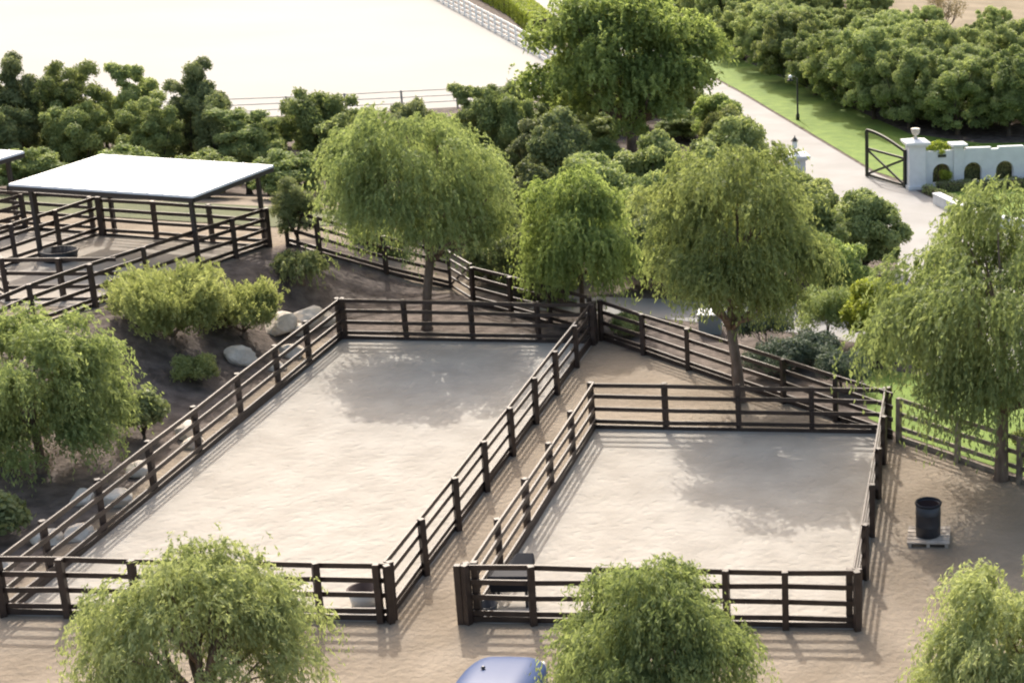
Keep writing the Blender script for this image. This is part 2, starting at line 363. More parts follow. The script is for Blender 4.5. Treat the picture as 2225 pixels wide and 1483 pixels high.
fence_run(fb, ((XB0, YF + .16), (XB0, YBB)), off=-0.10, bay=2.62, seed=8)
for x, y in ((XB0 - .17, YF + .03), (XB0 + .17, YF + .22), (XB1 - .2, YF + .2)):
    mb = MB(); mb.beam((x, y, -.1), (x, y, 1.5), .15, .15); mb.build('post', M['wood'], fb, bevel=.008)

fc = thing('corral_fence', 'dark fence of the raised corral under the big white shelter', 'fence')
fence_run(fc, ((-32.5, 54.6), (-28.9, 54.9)), bay=1.8, off=.1, terrain=True, ends='nolast', seed=11, kick=.02, rails=(1.42, 0.95, 0.48))
fence_run(fc, ((-32.5, 54.6), (-35.2, 57.1)), bay=1.9, off=-.1, terrain=True, ends='nofirst', seed=12, kick=.02)
fence_run(fc, ((-31.4, 47.0), (-26.9, 62.4)), stops=[0, 2.4, 4.9, 7.4, 9.8, 12.3, 14.2, 16.04], off=.1, terrain=True, seed=13, kick=.03)
fence_run(fc, ((-26.9, 62.4), (-33.9, 63.7)), bay=2.35, off=.1, terrain=True, ends='nofirst', seed=14, kick=.03)
fence_run(fc, ((-33.9, 63.7), (-35.2, 57.1)), bay=2.25, off=-.1, terrain=True, ends='nofirst', seed=15, kick=.03)
mb = MB(); mb.beam((-33.75, 63.55, 1.9), (-33.75, 63.55, 3.55), .2, .2); mb.build('post', M['wood'], fc, bevel=.008)
fd = thing('corral_fence', 'dark fence of the second corral at the left edge beside the divider', 'fence')
fence_run(fd, ((-34.2, 63.75), (-46, 66.0)), bay=2.3, off=-.1, terrain=True, seed=16, kick=.03)
fence_run(fd, ((-36.9, 63.9), (-38.3, 58.5)), bay=2.6, off=-.1, terrain=True, seed=17, kick=.03)
fp = thing('path_fence', 'dark board fence running down the bank behind the big paddock past a tree', 'fence')
fence_run(fp, ((-26.3, 62.6), (-25.0, 62.3)), bay=1.4, off=.05, terrain=True, ends='nolast', seed=20, kick=.03)
fence_run(fp, ((-25.0, 62.3), (-20.7, 64.0)), bay=2.3, off=.05, terrain=True, ends='nolast', seed=21, kick=.03)
fe = thing('path_fence', 'dark board fence between the bank gate and the far corner of the big paddock', 'fence')
fence_run(fe, ((-19.2, 61.9), (-13.9, 58.15)), bay=2.15, off=.08, terrain=True, seed=22)
ff = thing('boundary_fence', 'long dark board fence slanting behind the lane and the right paddock', 'fence')
fence_run(ff, ((-13.45, 57.75), (-2.6, 48.35)), bay=2.4, off=.08, seed=23, ends='nolast', m='wood')
fg = thing('boundary_fence', 'weathered grey rail fence beside the grass at the right edge', 'fence')
fence_run(fg, ((-2.35, 48.2), (8.5, 38.7)), bay=2.35, off=.06, seed=24, m='greywood', rails=(1.32, .88, .44), h=1.42, kick=.08)

# bank gate (between the two path fences)
gt = thing('bank_gate', 'small dark gate standing between the two fences on the bank', 'gate')
ga, gb = Vector((-20.7, 64.0, gz(-20.7, 64.0))), Vector((-19.3, 62.2, gz(-19.3, 62.2)))
for p in (ga, gb):
    mb = MB(); mb.beam(p, p + Vector((0, 0, 1.55)), .1, .1); mb.build('upright', M['wood'], gt)
mb = MB()
for z in (.15, .5, .85, 1.2, 1.5): mb.beam(ga + Vector((0, 0, z)), gb + Vector((0, 0, z)), .05, .08)
mb.build('bars', M['wood'], gt)
mb = MB()
mb.beam(ga + Vector((0, .06, .15)), gb + Vector((0, .06, 1.5)), .04, .07); mb.build('brace', M['wood'], gt)

# arena fences
fh = thing('arena_fence', 'thin pale rail fence along the near side of the white riding arena', 'fence')
fence_run(fh, ((-29.5, 105.8), (-44.3, 99.1)), bay=3.6, m='thinrail', rails=(1.15, .78, .42), kick=None, h=1.2, post=.10, rw=.05, rt_=.05, seed=30, lean=0)
fence_run(fh, ((-44.3, 99.1), (-75, 85.4)), bay=3.8, m='thinrail', rails=(1.15, .78, .42), kick=None, h=1.2, post=.10, rw=.05, rt_=.05, seed=31, ends='nofirst', lean=0)
fi = thing('arena_fence', 'white rail fence along the far right side of the riding arena', 'fence')
fence_run(fi, ((-29.2, 119), (-37.5, 135)), bay=2.6, m='vinyl', rails=(1.35, .95, .55, .2), kick=None, h=1.45, post=.14, rw=.17, rt_=.05, seed=32, lean=0)
fence_run(fi, ((-37.5, 135), (-52, 162.5)), bay=2.4, m='vinyl', rails=(1.35, .95, .55, .2), kick=None, h=1.45, post=.14, rw=.17, rt_=.05, seed=33, ends='nofirst', lean=0)
fence_run(fi, ((-52, 162.5), (-66, 189)), bay=2.8, m='vinyl', rails=(1.35, .95, .55, .2), kick=None, h=1.45, post=.14, rw=.17, rt_=.05, seed=34, ends='nofirst', lean=0)

# ------------------------------------------------------------------ shelters
def shelter(name, label, loc, rz):
    t_ = thing(name, label, 'shelter', loc, rz, 'white roofed corral shelters')
    w, d = 7.25, 4.95
    mb = MB(); mb.quadbox([(0, 0, 2.82), (w, 0, 2.80), (w, d, 2.92), (0, d, 2.94), (0, 0, 2.90), (w, 0, 2.88), (w, d, 3.00), (0, d, 3.02)])
    roof = mb.build('roof', M['roofwhite'], t_)
    mb = MB()
    for k in range(1, 12): mb.beam((w * k / 12, .03, 2.893 + .008), (w * k / 12, d - .03, 3.013 + .008), .035, .03)
    mb.build('roof_seams', M['roofwhite'], t_)
    mb = MB()
    mb.beam((0.02, 0.0, 2.74), (w - .02, 0.0, 2.72), .06, .155); mb.beam((0.02, d, 2.86), (w - .02, d, 2.84), .06, .155)
    mb.beam((0, .05, 2.74), (0, d - .05, 2.86), .06, .155); mb.beam((w, .05, 2.72), (w, d - .05, 2.84), .06, .155)
    mb.build('fascia', M['steel'], t_)
    mb = MB()
    for k in range(1, 6): mb.beam((w * k / 6, .06, 2.73), (w * k / 6, d - .06, 2.83), .06, .14)
    mb.build('rafters', M['steel'], t_)
    for x in (.45, w - .45):
        for y in (.5, d - .4):
            mb = MB(); mb.beam((x, y, -.1), (x, y, 2.72), .14, .14); mb.build('post', M['steel'], t_, bevel=.01)
    return t_
ang = math.atan2(-1.3, 7.15)
s1 = shelter('corral_shelter', 'large white flat roof shelter standing in the corral at the left', (-34.75, 59.55, 2.0), ang)
s2 = copy_tree(s1, (-45.3, 61.7, 1.9), ang, label='white roof shelter cut off by the left edge of the photo')

# troughs, tubs
t_ = thing('water_trough', 'low black round trough beside the divider in the corral', 'trough', (-33.5, 59.9, 2.02))
mb = MB(); mb.lathe([(0.02, 0), (.55, 0), (.62, .36), (.58, .37), (.53, .08), (.02, .08)], closed=False); mb.build('tank', M['plastic'], t_, True)
mb = MB(); mb.lathe([(.62, .32), (.65, .35), (.63, .385), (.59, .385)], closed=False); mb.build('rim', M['plastic'], t_, True)
t_ = thing('feed_tub', 'white round tub with dark inside behind the front fence of the left paddock', 'tub', (-14.55, 36.75, 0.01))
mb = MB(); mb.lathe([(0.02, 0), (.27, 0), (.36, .42), (.335, .42), (.25, .05), (.02, .05)], closed=False); mb.build('bowl', M['tubwhite'], t_, True)
mb = MB(); mb.lathe([(.02, .16), (.262, .16), (.322, .425), (.368, .43), (.372, .41)], closed=False); mb.build('liner', M['plastic_in'], t_, True)
t_ = thing('corner_feeder', 'dark grey feeder with a sloped lid in the near left corner of the right paddock', 'feeder', (-11.05, 36.95, 0.01), 0.05)
mb = MB(); mb.quadbox([(-.45, -.3, .42), (.45, -.3, .42), (.45, .3, .42), (-.45, .3, .42), (-.5, -.36, .86), (.5, -.36, .86), (.5, .36, .86), (-.5, .36, .86)]); mb.build('box', M['greyplastic'], t_, bevel=.03)
mb = MB(); mb.quadbox([(-.15, .0, .868), (.5, .0, .868), (.5, .38, .868), (-.15, .38, .868), (-.05, .08, .90), (.5, .1, .90), (.46, .46, 1.12), (.05, .46, 1.12)]); mb.build('lid', M['greyplastic'], t_, bevel=.02)
for x in (-.38, .38):
    for y in (-.22, .22):
        mb = MB(); mb.beam((x, y, 0), (x, y, .42), .06, .06); mb.build('leg', M['plastic'], t_)
mb = MB(); mb.lathe([(.02, 0), (.2, 0), (.25, .26), (.23, .26), (.18, .04), (.02, .04)], c=(0, 0, 0), closed=False)
bk = mb.build('water_bucket', M['plastic'], None, True); bk.location = (-11.5, 36.35, .012); tag(bk, 'small black bucket on the sand below the corner feeder', 'bucket')

# litter barrel on its pale base
t_ = thing('pallet', 'pale square platform under the black barrel at the right', 'pallet', (-1.2, 41.1, 0))
for k in range(5):
    mb = MB(); mb.box((0, -.46 + k * .23, .115), (1.12, .19, .04)); mb.build('board', M['slab'], t_, bevel=.006)
for x in (-.48, 0, .48):
    mb = MB(); mb.box((x, 0, .047), (.09, 1.1, .094)); mb.build('bearer', M['slab'], t_)
t_ = thing('barrel', 'tall black open barrel standing on the pale platform', 'barrel', (-1.22, 41.08, .135))
mb = MB(); mb.lathe([(.02, 0), (.30, 0), (.325, .03), (.33, .28), (.337, .30), (.33, .32), (.33, .60), (.337, .62), (.33, .64), (.33, .88), (.305, .89), (.30, .1), (.02, .1)], closed=False, n=40); mb.build('drum', M['plastic'], t_, True)
mb = MB(); mb.lathe([(.332, .86), (.352, .88), (.355, .92), (.335, .945), (.305, .93), (.303, .89)], closed=False, n=40); mb.build('rim', M['greyplastic'], t_, True)
mb = MB(); mb.lathe([(.02, .56), (.296, .56), (.298, .86)], closed=False, n=40); mb.build('liner', M['plastic_in'], t_, True)

# ------------------------------------------------------------------ gate, wall and pillars by the driveway
def pillar(parent_name, label, loc, rz, w=.85, h=2.2):
    t_ = thing(parent_name, label, 'pillar', loc, rz, 'white gate pillars')
    mb = MB(); mb.box((0, 0, h / 2), (w, w, h)); mb.build('shaft', M['white'], t_, bevel=.01)
    mb = MB(); mb.box((0, 0, .09), (w + .14, w + .14, .18)); mb.build('plinth', M['white'], t_, bevel=.01)
    mb = MB(); mb.box((0, 0, h + .05), (w + .2, w + .2, .1)); mb.box((0, 0, h + .16), (w + .4, w + .4, .117))
    mb.quadbox([(-w / 2 - .16, -w / 2 - .16, h + .22), (w / 2 + .16, -w / 2 - .16, h + .22), (w / 2 + .16, w / 2 + .16, h + .22), (-w / 2 - .16, w / 2 + .16, h + .22),
                (-.2, -.2, h + .32), (.2, -.2, h + .32), (.2, .2, h + .32), (-.2, .2, h + .32)])
    mb.build('cap', M['white'], t_, bevel=.008)
    return t_
WA = math.atan2(.30, .954)
WP = Vector((-3.3, 83.9, 0)); WD = Vector((math.cos(WA), math.sin(WA), 0))
pillar('gate_pillar', 'white stucco pillar with urn at the hinge end of the open gate', WP, WA)
pillar('gate_pillar', 'white pillar with dark lantern half hidden behind the large round tree', (-8.9, 79.9, 0), WA)
u = thing('urn', 'grey stone urn on top of the white pillar by the open gate', 'urn', (WP.x, WP.y, 2.52))
mb = MB(); mb.lathe([(.13, 0), (.14, .05), (.06, .09), (.06, .15), (.17, .25), (.22, .40), (.20, .46), (.24, .50), (.2, .52)]); mb.build('bowl', M['rock'], u, True)
ln = thing('lantern', 'dark lantern on top of the half hidden white pillar', 'lantern', (-8.9, 79.9, 2.52))
mb = MB(); mb.box((0, 0, .04), (.26, .26, .06)); mb.beam((0, 0, .0), (0, 0, .2), .05, .05); mb.box((0, 0, .56), (.34, .34, .04)); mb.lathe([(.16, .58), (.03, .72), (.02, .8)], n=8); mb.build('frame', M['black'], ln)
mb = MB(); mb.box((0, 0, .37), (.22, .22, .32)); mb.build('lamp_glass', M['lampglass'], ln)

def wall_arches():
    t_ = thing('garden_wall', 'long white stucco wall with three arched openings beside the gate', 'wall', WP, WA)
    L0, L1, th = .45, 15.0, .28
    ops = [(1.35, .95, .22, 1.22), (3.0, .95, .22, 1.22), (4.7, .95, .22, 1.22), (6.4, .95, .22, 1.22), (8.1, .95, .22, 1.22)]
    def topf(x):
        if x < 2.0: return 1.88
        k = ((x - 2.4) % 1.75) / 1.75
        return 1.86 + .10 * (0 if k < .12 or k > .88 else 1)
    xs = sorted(set([round(v, 3) for v in list(np.arange(L0, L1, .05)) + [L1] + [o[0] + s * o[1] / 2 for o in ops for s in (-1, 1)]]))
    bm = bmesh.new()
    def q(*c): bm.faces.new([bm.verts.new(p) for p in c])
    for a, b in zip(xs, xs[1:]):
        m_ = (a + b) / 2; T = topf(m_); segs = [(0, T)]; 
        for oc, ow, z0, z1 in ops:
            if abs(m_ - oc) < ow / 2:
                r = ow / 2; sp = z1 - r
                def az(x): return sp + math.sqrt(max(0, r * r - (x - oc) ** 2))
                za, zb = az(a), az(b)
                for y in (-th / 2, th / 2):
                    q((a, y, 0), (b, y, 0), (b, y, z0), (a, y, z0)); q((a, y, za), (b, y, zb), (b, y, T), (a, y, T))
                q((a, -th / 2, z0), (b, -th / 2, z0), (b, th / 2, z0), (a, th / 2, z0)); q((a, -th / 2, za), (b, -th / 2, zb), (b, th / 2, zb), (a, th / 2, za))
                segs = None
        if segs:
            for y in (-th / 2, th / 2): q((a, y, 0), (b, y, 0), (b, y, T), (a, y, T))
        q((a, -th / 2, T), (b, -th / 2, T), (b, th / 2, T), (a, th / 2, T))
        T2 = topf(b + .02)
        if abs(T2 - T) > .01: q((b, -th / 2, T), (b, th / 2, T), (b, th / 2, T2), (b, -th / 2, T2))
    for oc, ow, z0, z1 in ops:
        for s in (-1, 1):
            x = oc + s * ow / 2; q((x, -th / 2, z0), (x, th / 2, z0), (x, th / 2, z1 - ow / 2), (x, -th / 2, z1 - ow / 2))
    me = bpy.data.meshes.new('wall_panel'); bm.to_mesh(me); bm.free(); link('wall_panel', me, M['white'], t_)
    mb = MB(); mb.box((2.2, 0, 1.05), (.5, .5, 2.1)); mb.box((2.2, 0, 2.16), (.85, .85, .117)); mb.build('pier', M['white'], t_, bevel=.01)
    mb = MB(); mb.box((1.35, -.16, 1.62), (.42, .04, .14)); mb.build('plaque', M['black'], t_)
    return t_
wall_arches()

def lp(x, y, z=0): 
    p = WP + WD * x + Vector((-WD.y, WD.x, 0)) * y; return (p.x, p.y, z)
g = thing('driveway_gate', 'open black metal gate with crossed braces and sloping top rail', 'gate', (-3.78, 83.85, 0), math.atan2(2.55, -2.15))
GL = 3.3
mb = MB(); mb.beam((0.04, 0, .04), (0.04, 0, 1.95), .16, .16); mb.build('hinge_post', M['black'], g)
mb = MB(); mb.beam((GL, 0, .04), (GL, 0, 2.45), .13, .13); mb.build('end_post', M['black'], g)
mb = MB(); pts = [(GL * k / 10, 0, 1.85 + .6 * math.sin(k / 10 * math.pi / 2)) for k in range(11)]
for a, b in zip(pts, pts[1:]): mb.beam(a, b, .10, .13)
mb.build('top_rail', M['black'], g)
mb = MB(); mb.beam((.1, 0, 1.5), (GL - .06, 0, 1.5), .08, .11); mb.build('middle_rail', M['black'], g)
mb = MB(); mb.beam((.1, 0, .12), (GL - .06, 0, .12), .08, .13); mb.build('bottom_rail', M['black'], g)
mb = MB(); mb.beam((.1, .03, .18), (GL - .08, .03, 1.45), .05, .11); mb.build('brace', M['black'], g)
mb = MB(); mb.beam((.1, -.03, 1.45), (GL - .08, -.03, .18), .05, .11); mb.build('brace', M['black'], g)

lw = thing('retaining_wall', 'low white wall along the driveway below the small lawn', 'wall')
mb = MB(); pl = [(-2.15, 80.5), (-.15, 76.6), (3.6, 74.1), (12, 70.0)]
for a, b in zip(pl, pl[1:]): mb.beam((*a, .22), (*b, .22), .34, .52)
mb.build('wall_body', M['white'], lw)
mb = MB()
for a, b in zip(pl, pl[1:]): mb.beam((*a, .515), (*b, .515), .44, .07)
mb.build('coping', M['white'], lw)

lm = thing('lamp_post', 'slim black lamp post with a white lamp beside the driveway lawn', 'street lamp', (-11.2, 102.4, 0))
mb = MB(); mb.lathe([(.11, 0), (.12, .3), (.06, .4), (.05, 2.2), (.03, 2.55)], n=12); mb.build('pole', M['black'], lm, True)
mb = MB(); mb.tube([(0, 0, 2.4), (-.12, 0, 2.62), (-.34, 0, 2.62), (-.42, 0, 2.5)], .025, 6); mb.build('arm', M['black'], lm)
lh = MB(); lh.lathe([(.03, 2.52), (.2, 2.42), (.2, 2.38), (.03, 2.38)], c=(-.42, 0, 0), n=14); hd = lh.build('lamp_shade', M['black'], lm, True)
lh = MB(); lh.lathe([(.03, 2.5), (.11, 2.53), (.13, 2.6), (.08, 2.68), (.02, 2.7)], c=(-.42, 0, .03), n=14); lh.build('lamp_globe', M['lampglass'], lm, True)

ub = thing('utility_box', 'grey utility box with pale top behind the trunk of the large round tree', 'utility box', (-9.75, 59.0, 0), .1)
mb = MB(); mb.box((0, 0, .36), (.8, .75, .72)); mb.build('cabinet', mat('grey_cabinet', (.22, .24, .24), .6), ub, bevel=.015)
mb = MB(); mb.box((0, 0, .75), (.9, .85, .06)); mb.build('cabinet_lid', mat('pale_cabinet_lid', (.55, .55, .54), .6), ub, bevel=.01)

# ------------------------------------------------------------------ blue car (only its far end is in view)
car = thing('parked_car', 'blue car at the bottom edge beside the front centre tree', 'car', (-9.92, 30.52, 0))
def loft(secs, name, m, parent):
    bm = bmesh.new(); rings = [[bm.verts.new(p) for p in s] for s in secs]; n = len(rings[0])
    for a, b in zip(rings, rings[1:]):
        for k in range(n): bm.faces.new((a[k], a[(k + 1) % n], b[(k + 1) % n], b[k]))
    bm.faces.new(rings[0]); bm.faces.new(list(reversed(rings[-1])))
    bmesh.ops.recalc_face_normals(bm, faces=bm.faces)
    me = bpy.data.meshes.new(name); bm.to_mesh(me); bm.free(); me.polygons.foreach_set('use_smooth', [True] * len(me.polygons))
    o = link(name, me, m, parent); sb = o.modifiers.new('s', 'SUBSURF'); sb.levels = 2; sb.render_levels = 2; return o
def sec(y, hw, zb, zs, zt, crown):
    return [(-hw * .9, y, zb), (-hw, y, (zb + zs) / 2), (-hw * .98, y, zs), (-hw * .80, y, zt - .03), (-hw * .55, y, zt + crown * .9), (-hw * .25, y, zt + crown * .75), (0, y, zt + crown), (hw * .25, y, zt + crown * .75), (hw * .55, y, zt + crown * .9),
            (hw * .80, y, zt - .03), (hw * .98, y, zs), (hw, y, (zb + zs) / 2), (hw * .9, y, zb)]
secs = [sec(2.32, .62, .35, .55, .62, .0), sec(2.28, .72, .28, .60, .78, .03), sec(2.12, .82, .25, .70, .88, .05), sec(1.7, .90, .22, .78, .94, .06), sec(1.1, .92, .22, .82, .99, .06), sec(.6, .92, .22, .84, 1.02, .05),
        sec(-.6, .93, .22, .86, 1.0, .02), sec(-1.6, .92, .22, .86, 1.0, .03), sec(-2.1, .86, .25, .8, .95, .04), sec(-2.3, .78, .3, .66, .8, .0)]
loft(secs, 'body', M['carblue'], car)
def csec(y, hw, z0, z1, top): return [(-hw, y, z0), (-hw * .97, y, (z0 + z1) / 2), (-hw * top, y, z1), (0, y, z1 + .03), (hw * top, y, z1), (hw * .97, y, (z0 + z1) / 2), (hw, y, z0)]
loft([csec(.72, .80, .95, 1.02, .9), csec(.2, .80, .95, 1.30, .84), csec(-.2, .80, .95, 1.42, .80), csec(-1.0, .80, .95, 1.44, .80), csec(-1.6, .80, .95, 1.28, .84), csec(-1.95, .78, .95, 1.03, .9)], 'windows', M['glass'], car)
loft([csec(-.12, .66, 1.38, 1.435, .93), csec(-.5, .66, 1.38, 1.48, .93), csec(-.95, .66, 1.38, 1.48, .93), csec(-1.25, .64, 1.36, 1.43, .93)], 'roof', M['carblue'], car)
mb = MB(); mb.lathe([(.045, 0), (.05, .02), (.02, .05)], c=(-.34, 1.35, 1.035), n=10); mb.build('washer_jet', M['plastic'], car)
for sx in (-1, 1):
    for y in (1.4, -1.35):
        mb = MB(); mb.tube([(sx * .72, y, .33), (sx * .93, y, .33)], .33, 24); wl = mb.build('wheel', M['tyre'], car)
        mb = MB(); mb.tube([(sx * .90, y, .33), (sx * .945, y, .33)], .21, 16); mb.build('rim', M['chrome'], wl)
    mb = MB(); mb.box((sx * .56, 2.2, .66), (.32, .16, .14)); mb.build('headlight', M['lampglass'], car, bevel=.03)
    mb = MB(); mb.box((sx * .98, .45, 1.02), (.2, .12, .14)); mb.build('mirror', M['carblue'], car, bevel=.03)

# ------------------------------------------------------------------ boulders
def rock(label, x, y, r, seed, sink=.25):
    rs = random.Random(seed); bm = bmesh.new(); bmesh.ops.create_icosphere(bm, subdivisions=3, radius=1)
    pl_ = [(Vector((rs.gauss(0, 1), rs.gauss(0, 1), rs.gauss(0, .7))).normalized(), rs.uniform(.62, .9)) for _ in range(11)]
    for v in bm.verts:
        d = v.co.normalized()
        k = 1.0
        for n, c in pl_:
            dn = d.dot(n)
            if dn > .01: k = min(k, c / dn)
        v.co = d * k * (1 + .03 * math.sin(9 * d.x + seed) * math.sin(8 * d.y))
        v.co.x *= r * 1.2; v.co.y *= r * .95; v.co.z *= r * .8
    me = bpy.data.meshes.new('boulder'); bm.to_mesh(me); bm.free()
    o = link('boulder', me, M['rock']); o.location = (x, y, gz(x, y) + r * .8 * (1 - sink) - .1); o.rotation_euler = (0, 0, rs.uniform(0, 6))
    tag(o, label, 'boulder', 'pale boulders along the bank')
rocks = [('pale boulder near the far left corner post of the long paddock', -24.1, 58.3, .62),
 ('pale boulder beside the topmost one, nearer the far corner post', -23.75, 58.9, .45),
 ('large pale boulder at the end of the golden shrub on the bank', -24.5, 57.0, .60),
 ('small pale rock between the two upper boulders', -24.1, 57.4, .34),
 ('grey boulder beside the small round yellow green bush', -24.6, 53.7, .50),
 ('flat boulder behind the long fence above the round bush', -23.5, 55.3, .40),
 ('small rock behind the long fence near its third post from the far corner', -23.4, 53.9, .28),
 ('white boulder behind the middle of the long fence', -23.6, 47.6, .42),
 ('second white boulder touching the one behind the middle of the long fence', -23.1, 46.9, .33),
 ('pale rock behind the long fence below the left willow', -23.6, 44.6, .36),
 ('round white boulder by the fence below the left willow', -23.2, 42.5, .40),
 ('low grey rock on the dirt at the foot of the left willow', -24.2, 42.6, .33),
 ('small pale boulder lower along the long fence', -23.1, 40.3, .34),
 ('mossy rock by the lower end of the long fence', -23.8, 40.0, .36),
 ('dull rock near the lower left corner of the long paddock', -24.0, 38.3, .30)]
for k, (lb, x, y, r) in enumerate(rocks): rock(lb, x, y, r, 40 + k)

# ------------------------------------------------------------------ foliage
def leaf_mesh(name, c, d, n, Ln, Wd, tint):
    """rhombus leaves: centre c, long axis d, rough normal n"""
    d = d / (np.linalg.norm(d, axis=1, keepdims=True) + 1e-9)
    s = np.cross(d, n); s /= (np.linalg.norm(s, axis=1, keepdims=True) + 1e-9)
    Ln = np.asarray(Ln).reshape(-1, 1); Wd = np.asarray(Wd).reshape(-1, 1)
    a = c - d * Ln / 2; b = c + s * Wd / 2; e = c + d * Ln / 2; f = c - s * Wd / 2
    v = np.stack([a, b, e, f], 1).reshape(-1, 3).astype(np.float32); k = len(c)
    me = bpy.data.meshes.new(name)
    me.vertices.add(4 * k); me.vertices.foreach_set('co', v.ravel())
    me.loops.add(4 * k); me.loops.foreach_set('vertex_index', np.arange(4 * k, dtype=np.int32))
    me.polygons.add(k); me.polygons.foreach_set('loop_start', np.arange(0, 4 * k, 4, dtype=np.int32))
    me.update(calc_edges=True)
    at_ = me.attributes.new('tint', 'FLOAT', 'FACE'); at_.data.foreach_set('value', np.clip(tint, 0, 1).astype(np.float32))
    return me

def unit(rs, n, zmin=-1.0):
    v = rs.normal(size=(n * 3, 3)); v /= np.linalg.norm(v, axis=1, keepdims=True)
    v = v[v[:, 2] >= zmin][:n]
    return v

def lobes(rs, n, a, zc, c, rlo, rhi, inner=.45, zmin=-.6, boxy=False):
    d = unit(rs, n, zmin); n = len(d)
    if boxy: d = d / ((np.abs(d[:, :2]) ** 2).sum(1) ** 2.5 + np.abs(d[:, 2]) ** 5)[:, None] ** .2
    rad = rs.uniform(inner, .88, n)[:, None]
    p = d * rad * np.array([a, a, c]) + np.array([0, 0, zc])
    return p, rs.uniform(rlo, rhi, n) * a

def weeping(name, seed, w, top, bot, n_leaf, m, L0=.17, W0=.05, droop=1.0, nl=46, rlo=.20, rhi=.34, parent=None, zmin=-.5, dens=17, lift=.22, sag=1.0):
    rs = np.random.RandomState(seed); a = w / 2; c = (top - bot) / 2; zc = (top + bot) / 2
    P_, r_ = lobes(rs, nl, a * .82, zc + c * .10, c * .92, rlo, rhi, zmin=zmin)
    lt = rs.uniform(0, 1, len(P_))
    ns = n_leaf // dens; li = rs.choice(len(P_), ns, p=r_ ** 2 / (r_ ** 2).sum())
    dirs = unit(rs, ns * 2, -.25)[:ns]
    st = P_[li] + dirs * r_[li][:, None] * (rs.uniform(.55, 1.05, ns) + (rs.uniform(0, 1, ns) < .14) * rs.uniform(0, .55, ns))[:, None] * np.array([1, 1, .9])
    out = st * np.array([1, 1, 0]); out = out / (np.linalg.norm(out, axis=1, keepdims=True) + .2) + rs.normal(0, .35, (ns, 3)) * np.array([1, 1, 0])
    ln = (.35 + 1.25 * rs.uniform(0, 1, ns) ** 1.5) * droop
    t_ = rs.uniform(0, 1, (ns, dens)); 
    pos = st[:, None, :] + out[:, None, :] * (ln * .42)[:, None, None] * t_[..., None] ** .8
    pos[..., 2] += (lift * np.sin(t_ * np.pi * .8) - sag * t_ ** 1.6) * ln[:, None]
    pos += rs.normal(0, .028, pos.shape)
    tan = out[:, None, :] * (1 - t_[..., None]) * .7 + np.array([0, 0, -1]) * (sag * t_[..., None] * 1.2 + .15 - (1 - sag) * .8) + rs.normal(0, .35, pos.shape)
    pos = pos.reshape(-1, 3); tan = tan.reshape(-1, 3); k = pos[:, 2] > bot - .3
    tint = (.45 * lt[li][:, None] + .55 * rs.uniform(0, 1, (ns, 1)) + rs.normal(0, .12, (ns, dens))).reshape(-1)
    pos, tan, tint = pos[k], tan[k], tint[k]; n = len(pos)
    me = leaf_mesh(name, pos, tan, rs.normal(size=(n, 3)), rs.uniform(.7, 1.3, n) * L0, rs.uniform(.7, 1.3, n) * W0, tint)
    return link(name, me, m, parent), P_

def clumpy(name, seed, w, top, bot, n_leaf, m, L0=.16, W0=.10, nl=60, rlo=.16, rhi=.30, parent=None, zmin=-.75, inner=.55, up=.0, power=.35, boxy=False):
    rs = np.random.RandomState(seed); a = w / 2; c = (top - bot) / 2; zc = (top + bot) / 2
    P_, r_ = lobes(rs, nl, a * .88, zc, c * .90, rlo, rhi, inner=inner, zmin=zmin, boxy=boxy)
    lt = rs.uniform(0, 1, len(P_))
    li = rs.choice(len(P_), n_leaf, p=r_ ** 2 / (r_ ** 2).sum())
    dirs = unit(rs, n_leaf * 2, -.7)[:n_leaf]; li = li[:len(dirs)]
    pos = P_[li] + dirs * (r_[li] * rs.uniform(0, 1, len(li)) ** power)[:, None]
    pos += rs.normal(0, .04, pos.shape)
    tan = np.cross(dirs, rs.normal(size=dirs.shape)) + dirs * .5 + np.array([0, 0, up])
    nor = dirs + rs.normal(0, .5, dirs.shape)
    tint = .6 * lt[li] + .4 * rs.uniform(0, 1, len(li)) + rs.normal(0, .08, len(li))
    n = len(pos)
    me = leaf_mesh(name, pos, tan, nor, rs.uniform(.7, 1.3, n) * L0, rs.uniform(.7, 1.3, n) * W0, tint)
    return link(name, me, m, parent), P_

def trunk(name, seed, P_, fork, r0, m, parent, nlimb=8, lean=(0, 0), sink=.2, twigs=True):
    rs = random.Random(seed); mb = MB()
    f = Vector((lean[0], lean[1], fork))
    mb.tube([(0, 0, -sink), (0, 0, .12), (lean[0] * .3, lean[1] * .3, fork * .5), f], [r0 * 1.7, r0 * 1.1, r0 * .95, r0 * .85], 10)
    tg = sorted([Vector(p) for p in P_], key=lambda v: rs.random())
    hi = [p for p in tg if p.z > fork + .3][:nlimb * 3] or tg[:nlimb]
    mains = []
    for p in hi[:nlimb]:
        mid = f.lerp(p, .5) + Vector((rs.uniform(-.25, .25), rs.uniform(-.25, .25), -.15 * (p - f).length + .1))
        q1 = f.lerp(mid, .5) + Vector((0, 0, .06))
        rr = r0 * rs.uniform(.38, .55)
        mb.tube([f - Vector((0, 0, .1)), q1, mid, p], [rr * 1.2, rr, rr * .7, rr * .25], 6); mains.append(mid)
    if twigs:
        for p in hi[nlimb:]:
            b = min(mains, key=lambda q_: (q_ - p).length)
            mb.tube([b, b.lerp(p, .5) + Vector((rs.uniform(-.1, .1), rs.uniform(-.1, .1), .1)), p], [r0 * .25, r0 * .17, r0 * .07], 5)
    return mb.build(name, m, parent, True)

